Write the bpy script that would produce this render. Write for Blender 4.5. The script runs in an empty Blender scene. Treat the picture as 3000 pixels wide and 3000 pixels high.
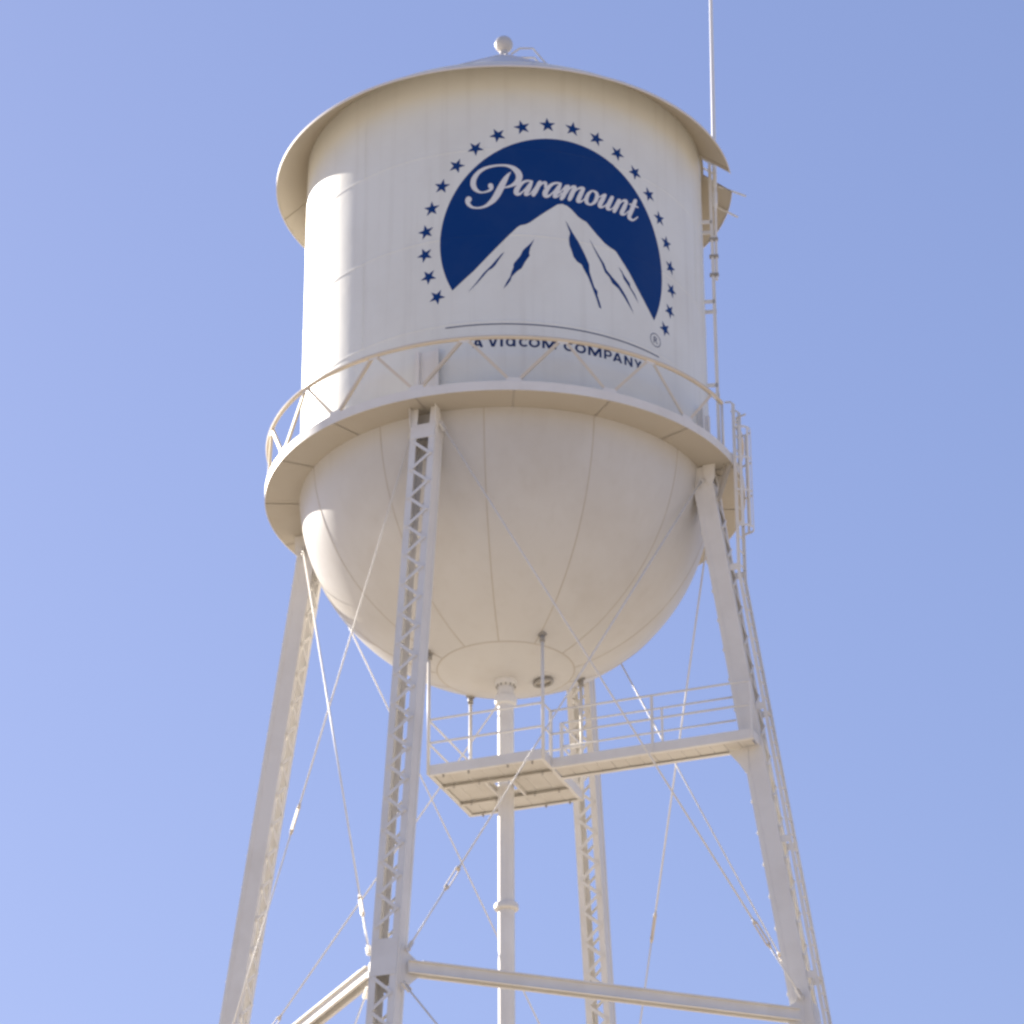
import bpy, bmesh, math, random
from math import sin, cos, pi, radians, sqrt, atan2, hypot
from mathutils import Vector, Matrix
from mathutils.geometry import tessellate_polygon

random.seed(7)
sc = bpy.context.scene
COL = sc.collection

# ------------------------------------------------------------------ camera
EYE = 1.6
cam_d = bpy.data.cameras.new('camera')
cam = bpy.data.objects.new('camera', cam_d); COL.objects.link(cam); sc.camera = cam
cam_d.sensor_fit = 'HORIZONTAL'; cam_d.sensor_width = 36.0
cam_d.lens = 36.0 * 10193.136 / 3000.0
cam_d.clip_start = 0.5; cam_d.clip_end = 9000.0
PITCH, YAW, ROLL = 0.475248, 0.0021822, -0.0040
fw = Vector((sin(YAW)*cos(PITCH), cos(YAW)*cos(PITCH), sin(PITCH)))
rt = Vector((cos(YAW), -sin(YAW), 0)); up = rt.cross(fw)
rt, up = rt*cos(ROLL)+up*sin(ROLL), up*cos(ROLL)-rt*sin(ROLL)
m = Matrix((rt, up, -fw)).transposed().to_4x4(); m.translation = (0, -60.0, EYE)
cam.matrix_world = m

# ------------------------------------------------------------------ sky, sun, exposure
SUN_AZ, SUN_EL = -137.0, 27.0            # degrees from the direction tower -> camera (negative = left)
sun_dir = Vector((sin(radians(SUN_AZ))*cos(radians(SUN_EL)), -cos(radians(SUN_AZ))*cos(radians(SUN_EL)), sin(radians(SUN_EL))))
world = bpy.data.worlds.new('World'); sc.world = world; world.use_nodes = True
wn = world.node_tree; wn.nodes.clear()
sky = wn.nodes.new('ShaderNodeTexSky'); sky.sky_type = 'NISHITA'; sky.sun_disc = False
sky.sun_elevation = radians(SUN_EL); sky.sun_rotation = atan2(sun_dir.x, sun_dir.y)
sky.air_density = 1.4; sky.dust_density = 0.8; sky.ozone_density = 2.0; sky.altitude = 60
gam = wn.nodes.new('ShaderNodeGamma'); gam.inputs['Gamma'].default_value = 0.57
tint = wn.nodes.new('ShaderNodeMix'); tint.data_type = 'RGBA'; tint.blend_type = 'MULTIPLY'
tint.inputs['Factor'].default_value = 1.0
tint.inputs[7].default_value = (0.882, 0.945, 1.42, 1)
bg = wn.nodes.new('ShaderNodeBackground'); bg.inputs['Strength'].default_value = 0.104
wo = wn.nodes.new('ShaderNodeOutputWorld')
wn.links.new(sky.outputs[0], gam.inputs[0]); wn.links.new(gam.outputs[0], tint.inputs[6]); wn.links.new(tint.outputs[2], bg.inputs['Color']); wn.links.new(bg.outputs[0], wo.inputs[0])

sun_d = bpy.data.lights.new('sun', 'SUN'); sun_d.energy = 5.0; sun_d.angle = radians(0.53); sun_d.color = (1.0, 0.92, 0.80)
sun = bpy.data.objects.new('sun', sun_d); COL.objects.link(sun)
sun.rotation_euler = sun_dir.to_track_quat('Z', 'Y').to_euler(); sun.location = sun_dir*80

vs = sc.view_settings; vs.view_transform = 'Standard'; vs.look = 'None'; vs.gamma = 1.0; vs.use_curve_mapping = False
vs.exposure = 1.02
try: sc.cycles.filter_width = 2.8
except Exception: pass

# ------------------------------------------------------------------ materials
def paint(name, col, rough=0.45, grime=0.10, gcol=(0.42, 0.36, 0.28), streak=0.0, scale=0.6, spec=0.5, bump=0.12):
    mt = bpy.data.materials.new(name); mt.use_nodes = True; nt = mt.node_tree; n = nt.nodes; L = nt.links
    b = n['Principled BSDF']; b.inputs['Roughness'].default_value = rough; b.inputs['Specular IOR Level'].default_value = spec
    tc = n.new('ShaderNodeTexCoord'); mp = n.new('ShaderNodeMapping'); L.new(tc.outputs['Object'], mp.inputs[0])
    n1 = n.new('ShaderNodeTexNoise'); n1.inputs['Scale'].default_value = scale; n1.inputs['Detail'].default_value = 8; n1.inputs['Roughness'].default_value = 0.62
    L.new(mp.outputs[0], n1.inputs['Vector'])
    cr = n.new('ShaderNodeMapRange'); cr.inputs[1].default_value = 0.42; cr.inputs[2].default_value = 0.78; cr.inputs[3].default_value = 0.0; cr.inputs[4].default_value = grime
    L.new(n1.outputs['Fac'], cr.inputs[0])
    mix = n.new('ShaderNodeMix'); mix.data_type = 'RGBA'; mix.inputs[6].default_value = (*col, 1); mix.inputs[7].default_value = (*gcol, 1)
    L.new(cr.outputs[0], mix.inputs['Factor']); last = mix.outputs[2]
    if streak:
        mp2 = n.new('ShaderNodeMapping'); mp2.inputs['Scale'].default_value = (3.2, 3.2, 0.16); L.new(tc.outputs['Object'], mp2.inputs[0])
        n2 = n.new('ShaderNodeTexNoise'); n2.inputs['Scale'].default_value = 1.6; n2.inputs['Detail'].default_value = 6; L.new(mp2.outputs[0], n2.inputs['Vector'])
        c2 = n.new('ShaderNodeMapRange'); c2.inputs[1].default_value = 0.52; c2.inputs[2].default_value = 0.80; c2.inputs[4].default_value = streak
        L.new(n2.outputs['Fac'], c2.inputs[0])
        m2 = n.new('ShaderNodeMix'); m2.data_type = 'RGBA'; m2.inputs[7].default_value = (gcol[0]*0.9, gcol[1]*0.9, gcol[2]*0.9, 1)
        L.new(c2.outputs[0], m2.inputs['Factor']); L.new(last, m2.inputs[6]); last = m2.outputs[2]
    L.new(last, b.inputs['Base Color'])
    n3 = n.new('ShaderNodeTexNoise'); n3.inputs['Scale'].default_value = 1.1; n3.inputs['Detail'].default_value = 4; L.new(mp.outputs[0], n3.inputs['Vector'])
    bp = n.new('ShaderNodeBump'); bp.inputs['Strength'].default_value = bump; bp.inputs['Distance'].default_value = 0.02
    L.new(n3.outputs['Fac'], bp.inputs['Height']); L.new(bp.outputs[0], b.inputs['Normal'])
    rr = n.new('ShaderNodeMapRange'); rr.inputs[3].default_value = max(0.05, rough-0.08); rr.inputs[4].default_value = rough+0.12
    L.new(n1.outputs['Fac'], rr.inputs[0]); L.new(rr.outputs[0], b.inputs['Roughness'])
    return mt

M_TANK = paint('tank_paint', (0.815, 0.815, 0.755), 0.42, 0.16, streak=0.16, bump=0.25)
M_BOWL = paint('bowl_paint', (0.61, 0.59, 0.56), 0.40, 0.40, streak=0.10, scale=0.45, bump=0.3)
M_STEEL = paint('steel_paint', (0.79, 0.765, 0.72), 0.48, 0.22, streak=0.10, scale=1.3)
M_RAIL = paint('rail_paint', (0.70, 0.61, 0.48), 0.5, 0.15, scale=2.0)
M_DECK = paint('deck_shade_paint', (0.46, 0.415, 0.345), 0.6, 0.3, scale=1.6)  # tone darkened to deepen the contact shade under the balcony
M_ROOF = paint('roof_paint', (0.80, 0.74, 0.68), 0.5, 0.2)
M_SOFFIT = paint('soffit_shade_paint', (0.49, 0.435, 0.355), 0.6, 0.2)  # yellowed underside paint, with the eave's shade put into the colour too
M_PLANK = paint('plank_paint', (0.68, 0.645, 0.58), 0.6, 0.25, scale=1.8)
M_SEAM = paint('seam_grime_shadow', (0.52, 0.475, 0.41), 0.6, 0.25, scale=2.5)  # grime and the thin shadow along the bowl seams, both in the colour
M_BLUE = paint('emblem_blue', (0.0003, 0.037, 0.180), 0.45, 0.16, gcol=(0.05, 0.085, 0.19), scale=1.6, spec=0.2)
M_RULE = paint('lettering_blue', (0.004, 0.028, 0.115), 0.5, 0.05, gcol=(0.06, 0.08, 0.16), spec=0.2)
M_LETTER = paint('emblem_white', (0.78, 0.77, 0.75), 0.42, 0.06)
M_MAST = paint('mast_white', (0.82, 0.81, 0.79), 0.35, 0.06, scale=2.0)
M_DARK = paint('dark_opening', (0.06, 0.05, 0.045), 0.7, 0.1)
M_CLAMP = paint('clamp_steel', (0.34, 0.32, 0.29), 0.5, 0.3, scale=4)

# ------------------------------------------------------------------ mesh helpers
class MB:
    def __init__(s): s.bm = bmesh.new()
    def box(s, c, ax, half):
        """box centred at c, axes ax (3 unit vectors), half sizes"""
        c = Vector(c); v = []
        for i in (-1, 1):
            for j in (-1, 1):
                for k in (-1, 1):
                    v.append(s.bm.verts.new(c + ax[0]*(i*half[0]) + ax[1]*(j*half[1]) + ax[2]*(k*half[2])))
        for f in ((0,1,3,2),(4,6,7,5),(0,4,5,1),(2,3,7,6),(0,2,6,4),(1,5,7,3)):
            s.bm.faces.new([v[q] for q in f])
    def bar(s, a, b, w, t, n):
        """flat bar from a to b, width w across, thickness t along n"""
        a, b, n = Vector(a), Vector(b), Vector(n); d = (b-a); L = d.length; d.normalize()
        n = (n - d*n.dot(d)).normalized(); x = d.cross(n)
        s.box((a+b)/2, (x, n, d), (w/2, t/2, L/2))
    def tube(s, pts, r, seg=10, closed=False, caps=True):
        pts = [Vector(p) for p in pts]; N = len(pts); rings = []
        rr = r if isinstance(r, (list, tuple)) else [r]*N
        for i, p in enumerate(pts):
            if closed: d = pts[(i+1) % N]-pts[i-1]
            else: d = pts[min(i+1, N-1)]-pts[max(i-1, 0)]
            d.normalize(); h = Vector((0, 0, 1)) if abs(d.z) < 0.9 else Vector((1, 0, 0))
            x = d.cross(h).normalized(); y = d.cross(x)
            rings.append([s.bm.verts.new(p + x*(rr[i]*cos(2*pi*k/seg)) + y*(rr[i]*sin(2*pi*k/seg))) for k in range(seg)])
        for i in range(N if closed else N-1):
            A, B = rings[i], rings[(i+1) % N]
            for k in range(seg):
                f = s.bm.faces.new((A[k], A[(k+1) % seg], B[(k+1) % seg], B[k])); f.smooth = True
        if caps and not closed:
            s.bm.faces.new(rings[0]); s.bm.faces.new(list(reversed(rings[-1])))
    def lathe(s, prof, seg=192, a0=None, a1=None, smooth=True, keep=None):
        """prof: list of (r, z); az measured from -Y, positive towards +X"""
        full = a0 is None; n = seg if full else seg+1; rings = []
        A = [(-pi + 2*pi*k/seg) if full else (a0 + (a1-a0)*k/seg) for k in range(n)]
        for r, z in prof:
            rings.append([s.bm.verts.new((r*sin(a), -r*cos(a), z)) for a in A] if r > 1e-6 else [s.bm.verts.new((0, 0, z))])
        for i in range(len(prof)-1):
            P, Q = rings[i], rings[i+1]
            for k in range(seg):
                k2 = (k+1) % n
                if len(P) == 1: vs_ = (P[0], Q[k], Q[k2])
                elif len(Q) == 1: vs_ = (P[k], P[k2], Q[0])
                else: vs_ = (P[k], P[k2], Q[k2], Q[k])
                if keep and not keep(i, (A[k]+A[k2])/2 if k2 else A[k]+pi/seg): continue
                f = s.bm.faces.new(vs_); f.smooth = smooth
    def sphere(s, c, r, seg=32, rings=20):
        c = Vector(c); R_ = []
        for i in range(rings+1):
            t = pi*i/rings
            R_.append([s.bm.verts.new(c+Vector((r*sin(t)*cos(2*pi*k/seg), r*sin(t)*sin(2*pi*k/seg), r*cos(t)))) for k in range(seg)] if 0 < i < rings else [s.bm.verts.new(c+Vector((0, 0, r*cos(t))))])
        for i in range(rings):
            P, Q = R_[i], R_[i+1]
            for k in range(seg):
                k2 = (k+1) % seg
                if len(P) == 1: f = s.bm.faces.new((P[0], Q[k], Q[k2]))
                elif len(Q) == 1: f = s.bm.faces.new((P[k], Q[0], P[k2]))
                else: f = s.bm.faces.new((P[k], Q[k], Q[k2], P[k2]))
                f.smooth = True
    def prism(s, pts, n, t):
        n = Vector(n).normalized(); A = [s.bm.verts.new(Vector(p)-n*(t/2)) for p in pts]; B = [s.bm.verts.new(Vector(p)+n*(t/2)) for p in pts]
        s.bm.faces.new(list(reversed(A))); s.bm.faces.new(B); N = len(pts)
        for i in range(N): s.bm.faces.new((A[i], A[(i+1) % N], B[(i+1) % N], B[i]))
    def mesh(s, name, mat, bevel=0.0, recalc=True):
        if bevel: bmesh.ops.bevel(s.bm, geom=[e for e in s.bm.edges if len(e.link_faces) == 2 and e.calc_face_angle() > 0.5], offset=bevel, segments=1, affect='EDGES')
        if recalc: bmesh.ops.recalc_face_normals(s.bm, faces=s.bm.faces)
        for e in s.bm.edges:
            if len(e.link_faces) == 2 and e.calc_face_angle() > 0.62: e.smooth = False
        me = bpy.data.meshes.new(name); s.bm.to_mesh(me); s.bm.free(); me.materials.append(mat); return me
    def build(s, name, mat, parent=None, **k):
        return link(name, s.mesh(name, mat, **k), parent)
def link(name, me, parent=None, mat4=None):
    o = bpy.data.objects.new(name, me); COL.objects.link(o)
    if parent: o.parent = parent
    if mat4: o.matrix_local = mat4
    return o
def tag(o, label, cat, group=None):
    o['label'] = label; o['category'] = cat
    if group: o['group'] = group
EZ = Vector((0, 0, 1))
def ER(a): return Vector((sin(a), -cos(a), 0))
def ET(a): return Vector((cos(a), sin(a), 0))
def CY(a, r, z): return Vector((r*sin(a), -r*cos(a), z))

# ------------------------------------------------------------------ ground
def ground():
    mb = MB(); S_ = 4000; N = 40
    g = [[mb.bm.verts.new((-S_+2*S_*i/N, -S_+2*S_*j/N, 0)) for j in range(N+1)] for i in range(N+1)]
    for i in range(N):
        for j in range(N): mb.bm.faces.new((g[i][j], g[i+1][j], g[i+1][j+1], g[i][j+1]))
    mt = bpy.data.materials.new('concrete_yard'); mt.use_nodes = True; nt = mt.node_tree; n = nt.nodes; L = nt.links
    b = n['Principled BSDF']; b.inputs['Roughness'].default_value = 0.9
    tc = n.new('ShaderNodeTexCoord'); no = n.new('ShaderNodeTexNoise'); no.inputs['Scale'].default_value = 0.05; no.inputs['Detail'].default_value = 10
    L.new(tc.outputs['Object'], no.inputs['Vector']); cr = n.new('ShaderNodeValToRGB')
    cr.color_ramp.elements[0].position = 0.35; cr.color_ramp.elements[0].color = (0.36, 0.305, 0.23, 1)
    cr.color_ramp.elements[1].position = 0.65; cr.color_ramp.elements[1].color = (0.50, 0.43, 0.33, 1)
    L.new(no.outputs['Fac'], cr.inputs[0]); L.new(cr.outputs[0], b.inputs['Base Color'])
    o = mb.build('ground', mt); o['kind'] = 'structure'
ground()

# ------------------------------------------------------------------ the tower
R = 4.0
ZR = 32.584                 # underside of the balcony
ZC = 32.88                  # spring line of the bowl
Z_EAVE, R_EAVE = 39.734, 4.617
Z_APEX = 43.17
SLOPE = (Z_APEX-Z_EAVE)/R_EAVE
Z_TOP = Z_EAVE + (R_EAVE-R)*SLOPE
SEAMS = (ZR+1.84, ZR+3.73, ZR+5.66)
def bead(z): return max([0.0]+[0.007*max(0.0, 1-abs(z-q)/0.022) for q in SEAMS])

tower = bpy.data.objects.new('water_tower', None); COL.objects.link(tower); tower.empty_display_size = 2
tag(tower, 'tall white steel water tower with blue mountain emblem, conical roof and four laced legs', 'water tower')

# -- cylindrical shell
mb = MB(); prof = [(R, ZC)]
for q in SEAMS: prof += [(R, q-0.034), (R, q-0.022), (R+0.005, q-0.009), (R+0.007, q), (R+0.005, q+0.009), (R, q+0.022), (R, q+0.034)]
prof += [(R, Z_TOP+0.05)]
mb.lathe(prof, 256); tank = mb.build('tank_shell', M_TANK, tower)
# vertical weld seams between the plates of each course
rows = [(ZC+.02, SEAMS[0]), (SEAMS[0], SEAMS[1]), (SEAMS[1], SEAMS[2]), (SEAMS[2], Z_TOP)]
for c, (za, zb) in enumerate(rows):
    for k in range(8):
        a = radians(-20 + 45*k + (22.5 if c % 2 else 0))
        if c in (0, 1, 2) and radians(-15 if c == 0 else -24) < a < radians(54): continue
        if c == 3 and radians(-24) < a < radians(54): za2 = ZR+6.6
        else: za2 = za+.03
        mb = MB(); mb.bar(CY(a, R, za2), CY(a, R, zb-.03), 0.035, 0.010, ER(a)); mb.build('weld_seam', M_TANK, tank)

# -- emblem painted on the shell: flat shapes in (arc length, height) wrapped round the cylinder
def wrap(name, loops, off, mat, parent, step=0.12):
    vv = [[Vector((x, y, 0)) for x, y in lp] for lp in loops]; flat = [p for lp in vv for p in lp]
    tris = tessellate_polygon(vv); bm = bmesh.new(); V = [bm.verts.new(p) for p in flat]
    for t in tris:
        if len(set(t)) == 3:
            try: bm.faces.new([V[i] for i in t])
            except ValueError: pass
    bmesh.ops.dissolve_degenerate(bm, dist=1e-5, edges=bm.edges)
    xs = [p.x for p in flat]; ys = [p.y for p in flat]
    x = math.floor(min(xs)/step)*step + step
    while x < max(xs):
        bmesh.ops.bisect_plane(bm, geom=bm.verts[:]+bm.edges[:]+bm.faces[:], plane_co=(x, 0, 0), plane_no=(1, 0, 0)); x += step
    for q in SEAMS:
        for d in (-0.034, -0.022, 0, 0.022, 0.034):
            y = q-ZR+d
            if min(ys) < y < max(ys): bmesh.ops.bisect_plane(bm, geom=bm.verts[:]+bm.edges[:]+bm.faces[:], plane_co=(0, y, 0), plane_no=(0, 1, 0))
    for v in bm.verts:
        s_, h = v.co.x, v.co.y; z = ZR+h; r = R+off+bead(z); v.co = CY(s_/R, r, z)
    for f in bm.faces:
        c = f.calc_center_median()
        if f.normal.dot(Vector((c.x, c.y, 0))) < 0: f.normal_flip()
        f.smooth = True
    bm.normal_update()
    for f in bm.faces:
        c = f.calc_center_median()
        if f.normal.x*c.x+f.normal.y*c.y < 0: f.normal_flip()
    me = bpy.data.meshes.new(name); bm.to_mesh(me); bm.free(); me.materials.append(mat)
    return link(name, me, parent)
EC = (1.094, 3.612); ERAD = 2.33          # centre (arc, height above balcony) and radius of the emblem
SCRIPT = [[(-0.079,5.291),(0.025,5.29),(0.087,5.282),(0.129,5.273),(0.165,5.261),(0.201,5.245),(0.237,5.222),(0.271,5.195),(0.301,5.161),(0.317,5.139),(0.336,5.097),(0.346,5.055),(0.349,5.025),(0.345,4.982),(0.334,4.943),(0.316,4.904),(0.317,4.902),(0.369,4.934),(0.402,4.947),(0.438,4.955),(0.457,4.956),(0.49,4.953),(0.513,4.95),(0.523,4.945),(0.533,4.946),(0.542,4.941),(0.549,4.931),(0.549,4.919),(0.532,4.83),(0.51,4.759),(0.494,4.715),(0.459,4.644),(0.462,4.643),(0.482,4.655),(0.505,4.683),(0.588,4.815),(0.634,4.919),(0.644,4.928),(0.658,4.948),(0.674,4.958),(0.688,4.96),(0.701,4.955),(0.711,4.947),(0.72,4.929),(0.74,4.944),(0.767,4.953),(0.787,4.955),(0.807,4.947),(0.818,4.932),(0.824,4.91),(0.823,4.879),(0.817,4.855),(0.819,4.853),(0.856,4.891),(0.89,4.919),(0.924,4.94),(0.961,4.958),(0.994,4.968),(1.015,4.971),(1.072,4.97),(1.082,4.966),(1.092,4.969),(1.099,4.967),(1.109,4.957),(1.11,4.941),(1.098,4.874),(1.069,4.777),(1.07,4.772),(1.116,4.831),(1.177,4.925),(1.187,4.934),(1.198,4.936),(1.208,4.933),(1.218,4.942),(1.232,4.948),(1.253,4.946),(1.263,4.939),(1.269,4.928),(1.271,4.917),(1.27,4.902),(1.273,4.899),(1.294,4.925),(1.318,4.946),(1.339,4.955),(1.374,4.961),(1.387,4.956),(1.407,4.938),(1.413,4.92),(1.41,4.9),(1.412,4.896),(1.444,4.928),(1.472,4.949),(1.504,4.963),(1.543,4.97),(1.557,4.965),(1.576,4.946),(1.582,4.932),(1.582,4.916),(1.54,4.791),(1.484,4.643),(1.5,4.649),(1.521,4.664),(1.535,4.678),(1.553,4.702),(1.564,4.719),(1.572,4.748),(1.596,4.804),(1.623,4.849),(1.641,4.873),(1.674,4.904),(1.703,4.927),(1.718,4.935),(1.74,4.943),(1.758,4.947),(1.802,4.945),(1.824,4.941),(1.842,4.932),(1.855,4.919),(1.867,4.899),(1.874,4.877),(1.878,4.839),(1.915,4.866),(1.965,4.914),(1.976,4.92),(1.995,4.935),(2.01,4.94),(2.022,4.94),(2.039,4.93),(2.044,4.916),(2.042,4.897),(1.998,4.779),(1.937,4.649),(1.934,4.641),(1.941,4.637),(1.964,4.648),(1.994,4.673),(2.012,4.691),(2.041,4.728),(2.095,4.844),(2.136,4.92),(2.152,4.934),(2.168,4.941),(2.183,4.943),(2.199,4.937),(2.208,4.922),(2.208,4.899),(2.159,4.771),(2.11,4.652),(2.107,4.635),(2.114,4.634),(2.127,4.638),(2.142,4.648),(2.166,4.67),(2.183,4.691),(2.206,4.729),(2.288,4.898),(2.296,4.908),(2.333,4.928),(2.353,4.93),(2.37,4.92),(2.376,4.896),(2.414,4.934),(2.443,4.955),(2.467,4.966),(2.505,4.973),(2.517,4.97),(2.525,4.964),(2.531,4.947),(2.544,4.932),(2.544,4.913),(2.494,4.763),(2.436,4.638),(2.436,4.634),(2.443,4.632),(2.46,4.64),(2.472,4.652),(2.536,4.729),(2.549,4.736),(2.557,4.734),(2.614,4.877),(2.613,4.881),(2.565,4.877),(2.558,4.887),(2.564,4.901),(2.578,4.911),(2.634,4.924),(2.681,5.027),(2.691,5.043),(2.703,5.055),(2.719,5.066),(2.736,5.072),(2.749,5.073),(2.76,5.07),(2.769,5.062),(2.774,5.041),(2.737,4.925),(2.798,4.922),(2.805,4.918),(2.806,4.906),(2.797,4.893),(2.784,4.885),(2.723,4.884),(2.655,4.719),(2.615,4.635),(2.61,4.613),(2.613,4.601),(2.621,4.591),(2.638,4.585),(2.655,4.585),(2.67,4.594),(2.685,4.607),(2.721,4.639),(2.77,4.69),(2.779,4.693),(2.788,4.69),(2.791,4.684),(2.788,4.675),(2.746,4.621),(2.693,4.566),(2.658,4.541),(2.632,4.531),(2.598,4.526),(2.565,4.53),(2.537,4.544),(2.524,4.558),(2.516,4.575),(2.513,4.593),(2.515,4.616),(2.523,4.646),(2.541,4.692),(2.54,4.696),(2.48,4.618),(2.451,4.592),(2.422,4.577),(2.389,4.567),(2.369,4.567),(2.357,4.572),(2.344,4.583),(2.338,4.596),(2.336,4.618),(2.342,4.647),(2.355,4.683),(2.454,4.891),(2.453,4.895),(2.441,4.897),(2.421,4.887),(2.4,4.872),(2.383,4.855),(2.368,4.834),(2.343,4.794),(2.312,4.718),(2.254,4.602),(2.238,4.582),(2.215,4.567),(2.199,4.565),(2.187,4.567),(2.176,4.575),(2.17,4.586),(2.17,4.609),(2.187,4.653),(2.185,4.656),(2.157,4.624),(2.13,4.599),(2.103,4.583),(2.083,4.577),(2.057,4.575),(2.042,4.58),(2.03,4.589),(2.018,4.608),(2.014,4.626),(2.015,4.649),(2.013,4.652),(1.967,4.607),(1.948,4.594),(1.922,4.581),(1.903,4.577),(1.884,4.577),(1.87,4.582),(1.857,4.592),(1.847,4.609),(1.844,4.631),(1.845,4.654),(1.851,4.679),(1.873,4.731),(1.932,4.84),(1.93,4.844),(1.873,4.8),(1.856,4.749),(1.845,4.723),(1.831,4.696),(1.812,4.67),(1.775,4.631),(1.724,4.593),(1.694,4.581),(1.666,4.576),(1.636,4.576),(1.601,4.584),(1.582,4.597),(1.57,4.617),(1.562,4.642),(1.56,4.663),(1.556,4.664),(1.527,4.629),(1.504,4.606),(1.488,4.594),(1.463,4.582),(1.449,4.578),(1.432,4.576),(1.418,4.579),(1.405,4.588),(1.394,4.604),(1.391,4.627),(1.393,4.65),(1.409,4.704),(1.431,4.762),(1.455,4.817),(1.495,4.896),(1.489,4.898),(1.461,4.888),(1.432,4.87),(1.407,4.845),(1.387,4.818),(1.376,4.8),(1.339,4.7),(1.319,4.654),(1.289,4.602),(1.28,4.592),(1.269,4.586),(1.249,4.583),(1.233,4.591),(1.224,4.609),(1.223,4.628),(1.236,4.682),(1.252,4.729),(1.282,4.808),(1.319,4.885),(1.318,4.886),(1.304,4.876),(1.285,4.858),(1.261,4.827),(1.213,4.736),(1.205,4.728),(1.178,4.665),(1.157,4.624),(1.136,4.596),(1.115,4.576),(1.098,4.571),(1.082,4.574),(1.07,4.585),(1.064,4.604),(1.066,4.623),(1.1,4.709),(1.102,4.713),(1.1,4.715),(1.075,4.674),(1.052,4.646),(1.021,4.621),(0.991,4.604),(0.971,4.598),(0.954,4.598),(0.941,4.605),(0.932,4.618),(0.928,4.629),(0.927,4.648),(0.93,4.667),(0.94,4.699),(0.938,4.703),(0.882,4.63),(0.86,4.609),(0.837,4.593),(0.814,4.583),(0.797,4.58),(0.781,4.583),(0.757,4.593),(0.741,4.61),(0.73,4.634),(0.726,4.66),(0.729,4.695),(0.741,4.735),(0.752,4.759),(0.778,4.801),(0.766,4.806),(0.76,4.814),(0.759,4.821),(0.764,4.86),(0.763,4.883),(0.762,4.887),(0.756,4.887),(0.743,4.885),(0.73,4.875),(0.707,4.848),(0.688,4.821),(0.645,4.717),(0.623,4.67),(0.585,4.604),(0.576,4.595),(0.566,4.588),(0.553,4.585),(0.54,4.588),(0.529,4.596),(0.521,4.606),(0.516,4.629),(0.518,4.641),(0.526,4.664),(0.524,4.667),(0.505,4.64),(0.495,4.628),(0.452,4.599),(0.432,4.591),(0.416,4.588),(0.403,4.588),(0.39,4.594),(0.378,4.608),(0.373,4.627),(0.375,4.658),(0.386,4.693),(0.384,4.696),(0.319,4.617),(0.286,4.594),(0.263,4.586),(0.247,4.585),(0.231,4.588),(0.208,4.601),(0.191,4.62),(0.179,4.646),(0.176,4.673),(0.177,4.7),(0.183,4.723),(0.192,4.749),(0.212,4.786),(0.237,4.82),(0.235,4.823),(0.179,4.795),(0.124,4.774),(0.053,4.757),(-0.002,4.748),(-0.042,4.653),(-0.069,4.595),(-0.1,4.54),(-0.138,4.485),(-0.168,4.449),(-0.201,4.42),(-0.246,4.388),(-0.298,4.356),(-0.334,4.339),(-0.37,4.326),(-0.425,4.314),(-0.464,4.31),(-0.516,4.311),(-0.572,4.32),(-0.608,4.33),(-0.641,4.346),(-0.68,4.375),(-0.704,4.4),(-0.729,4.444),(-0.741,4.476),(-0.747,4.519),(-0.743,4.545),(-0.727,4.579),(-0.718,4.592),(-0.707,4.6),(-0.687,4.607),(-0.664,4.603),(-0.645,4.591),(-0.628,4.567),(-0.621,4.543),(-0.623,4.516),(-0.634,4.494),(-0.652,4.477),(-0.652,4.466),(-0.647,4.446),(-0.64,4.43),(-0.627,4.41),(-0.605,4.385),(-0.584,4.371),(-0.565,4.363),(-0.516,4.352),(-0.467,4.354),(-0.422,4.365),(-0.376,4.387),(-0.344,4.411),(-0.303,4.457),(-0.26,4.513),(-0.224,4.576),(-0.125,4.795),(-0.079,4.886),(-0.039,4.955),(-0.005,5.005),(0.031,5.049),(0.054,5.072),(0.083,5.096),(0.103,5.109),(0.125,5.121),(0.13,5.117),(0.129,5.113),(0.104,5.051),(0.057,4.913),(0.011,4.79),(0.011,4.785),(0.069,4.806),(0.121,4.836),(0.165,4.876),(0.18,4.895),(0.2,4.926),(0.219,4.969),(0.223,4.993),(0.223,5.023),(0.215,5.058),(0.204,5.084),(0.178,5.13),(0.148,5.168),(0.115,5.198),(0.087,5.215),(0.054,5.229),(0.018,5.239),(-0.021,5.245),(-0.105,5.246),(-0.148,5.241),(-0.213,5.23),(-0.291,5.209),(-0.347,5.185),(-0.399,5.154),(-0.442,5.118),(-0.481,5.07),(-0.516,5.008),(-0.527,4.979),(-0.535,4.952),(-0.54,4.903),(-0.54,4.872),(-0.536,4.841),(-0.529,4.81),(-0.519,4.786),(-0.507,4.763),(-0.485,4.729),(-0.468,4.711),(-0.455,4.702),(-0.422,4.69),(-0.383,4.692),(-0.331,4.709),(-0.296,4.729),(-0.285,4.743),(-0.281,4.755),(-0.305,4.79),(-0.309,4.81),(-0.308,4.829),(-0.303,4.844),(-0.292,4.859),(-0.278,4.868),(-0.265,4.871),(-0.249,4.869),(-0.236,4.863),(-0.223,4.851),(-0.215,4.836),(-0.208,4.805),(-0.205,4.771),(-0.21,4.745),(-0.221,4.725),(-0.252,4.696),(-0.288,4.677),(-0.331,4.665),(-0.376,4.657),(-0.435,4.654),(-0.464,4.658),(-0.491,4.666),(-0.536,4.688),(-0.579,4.722),(-0.604,4.752),(-0.627,4.792),(-0.64,4.832),(-0.644,4.856),(-0.647,4.879),(-0.647,4.917),(-0.641,4.967),(-0.627,5.011),(-0.606,5.052),(-0.57,5.104),(-0.524,5.155),(-0.488,5.185),(-0.448,5.21),(-0.389,5.239),(-0.347,5.252),(-0.285,5.268),(-0.216,5.28),(-0.151,5.287)],
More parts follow.
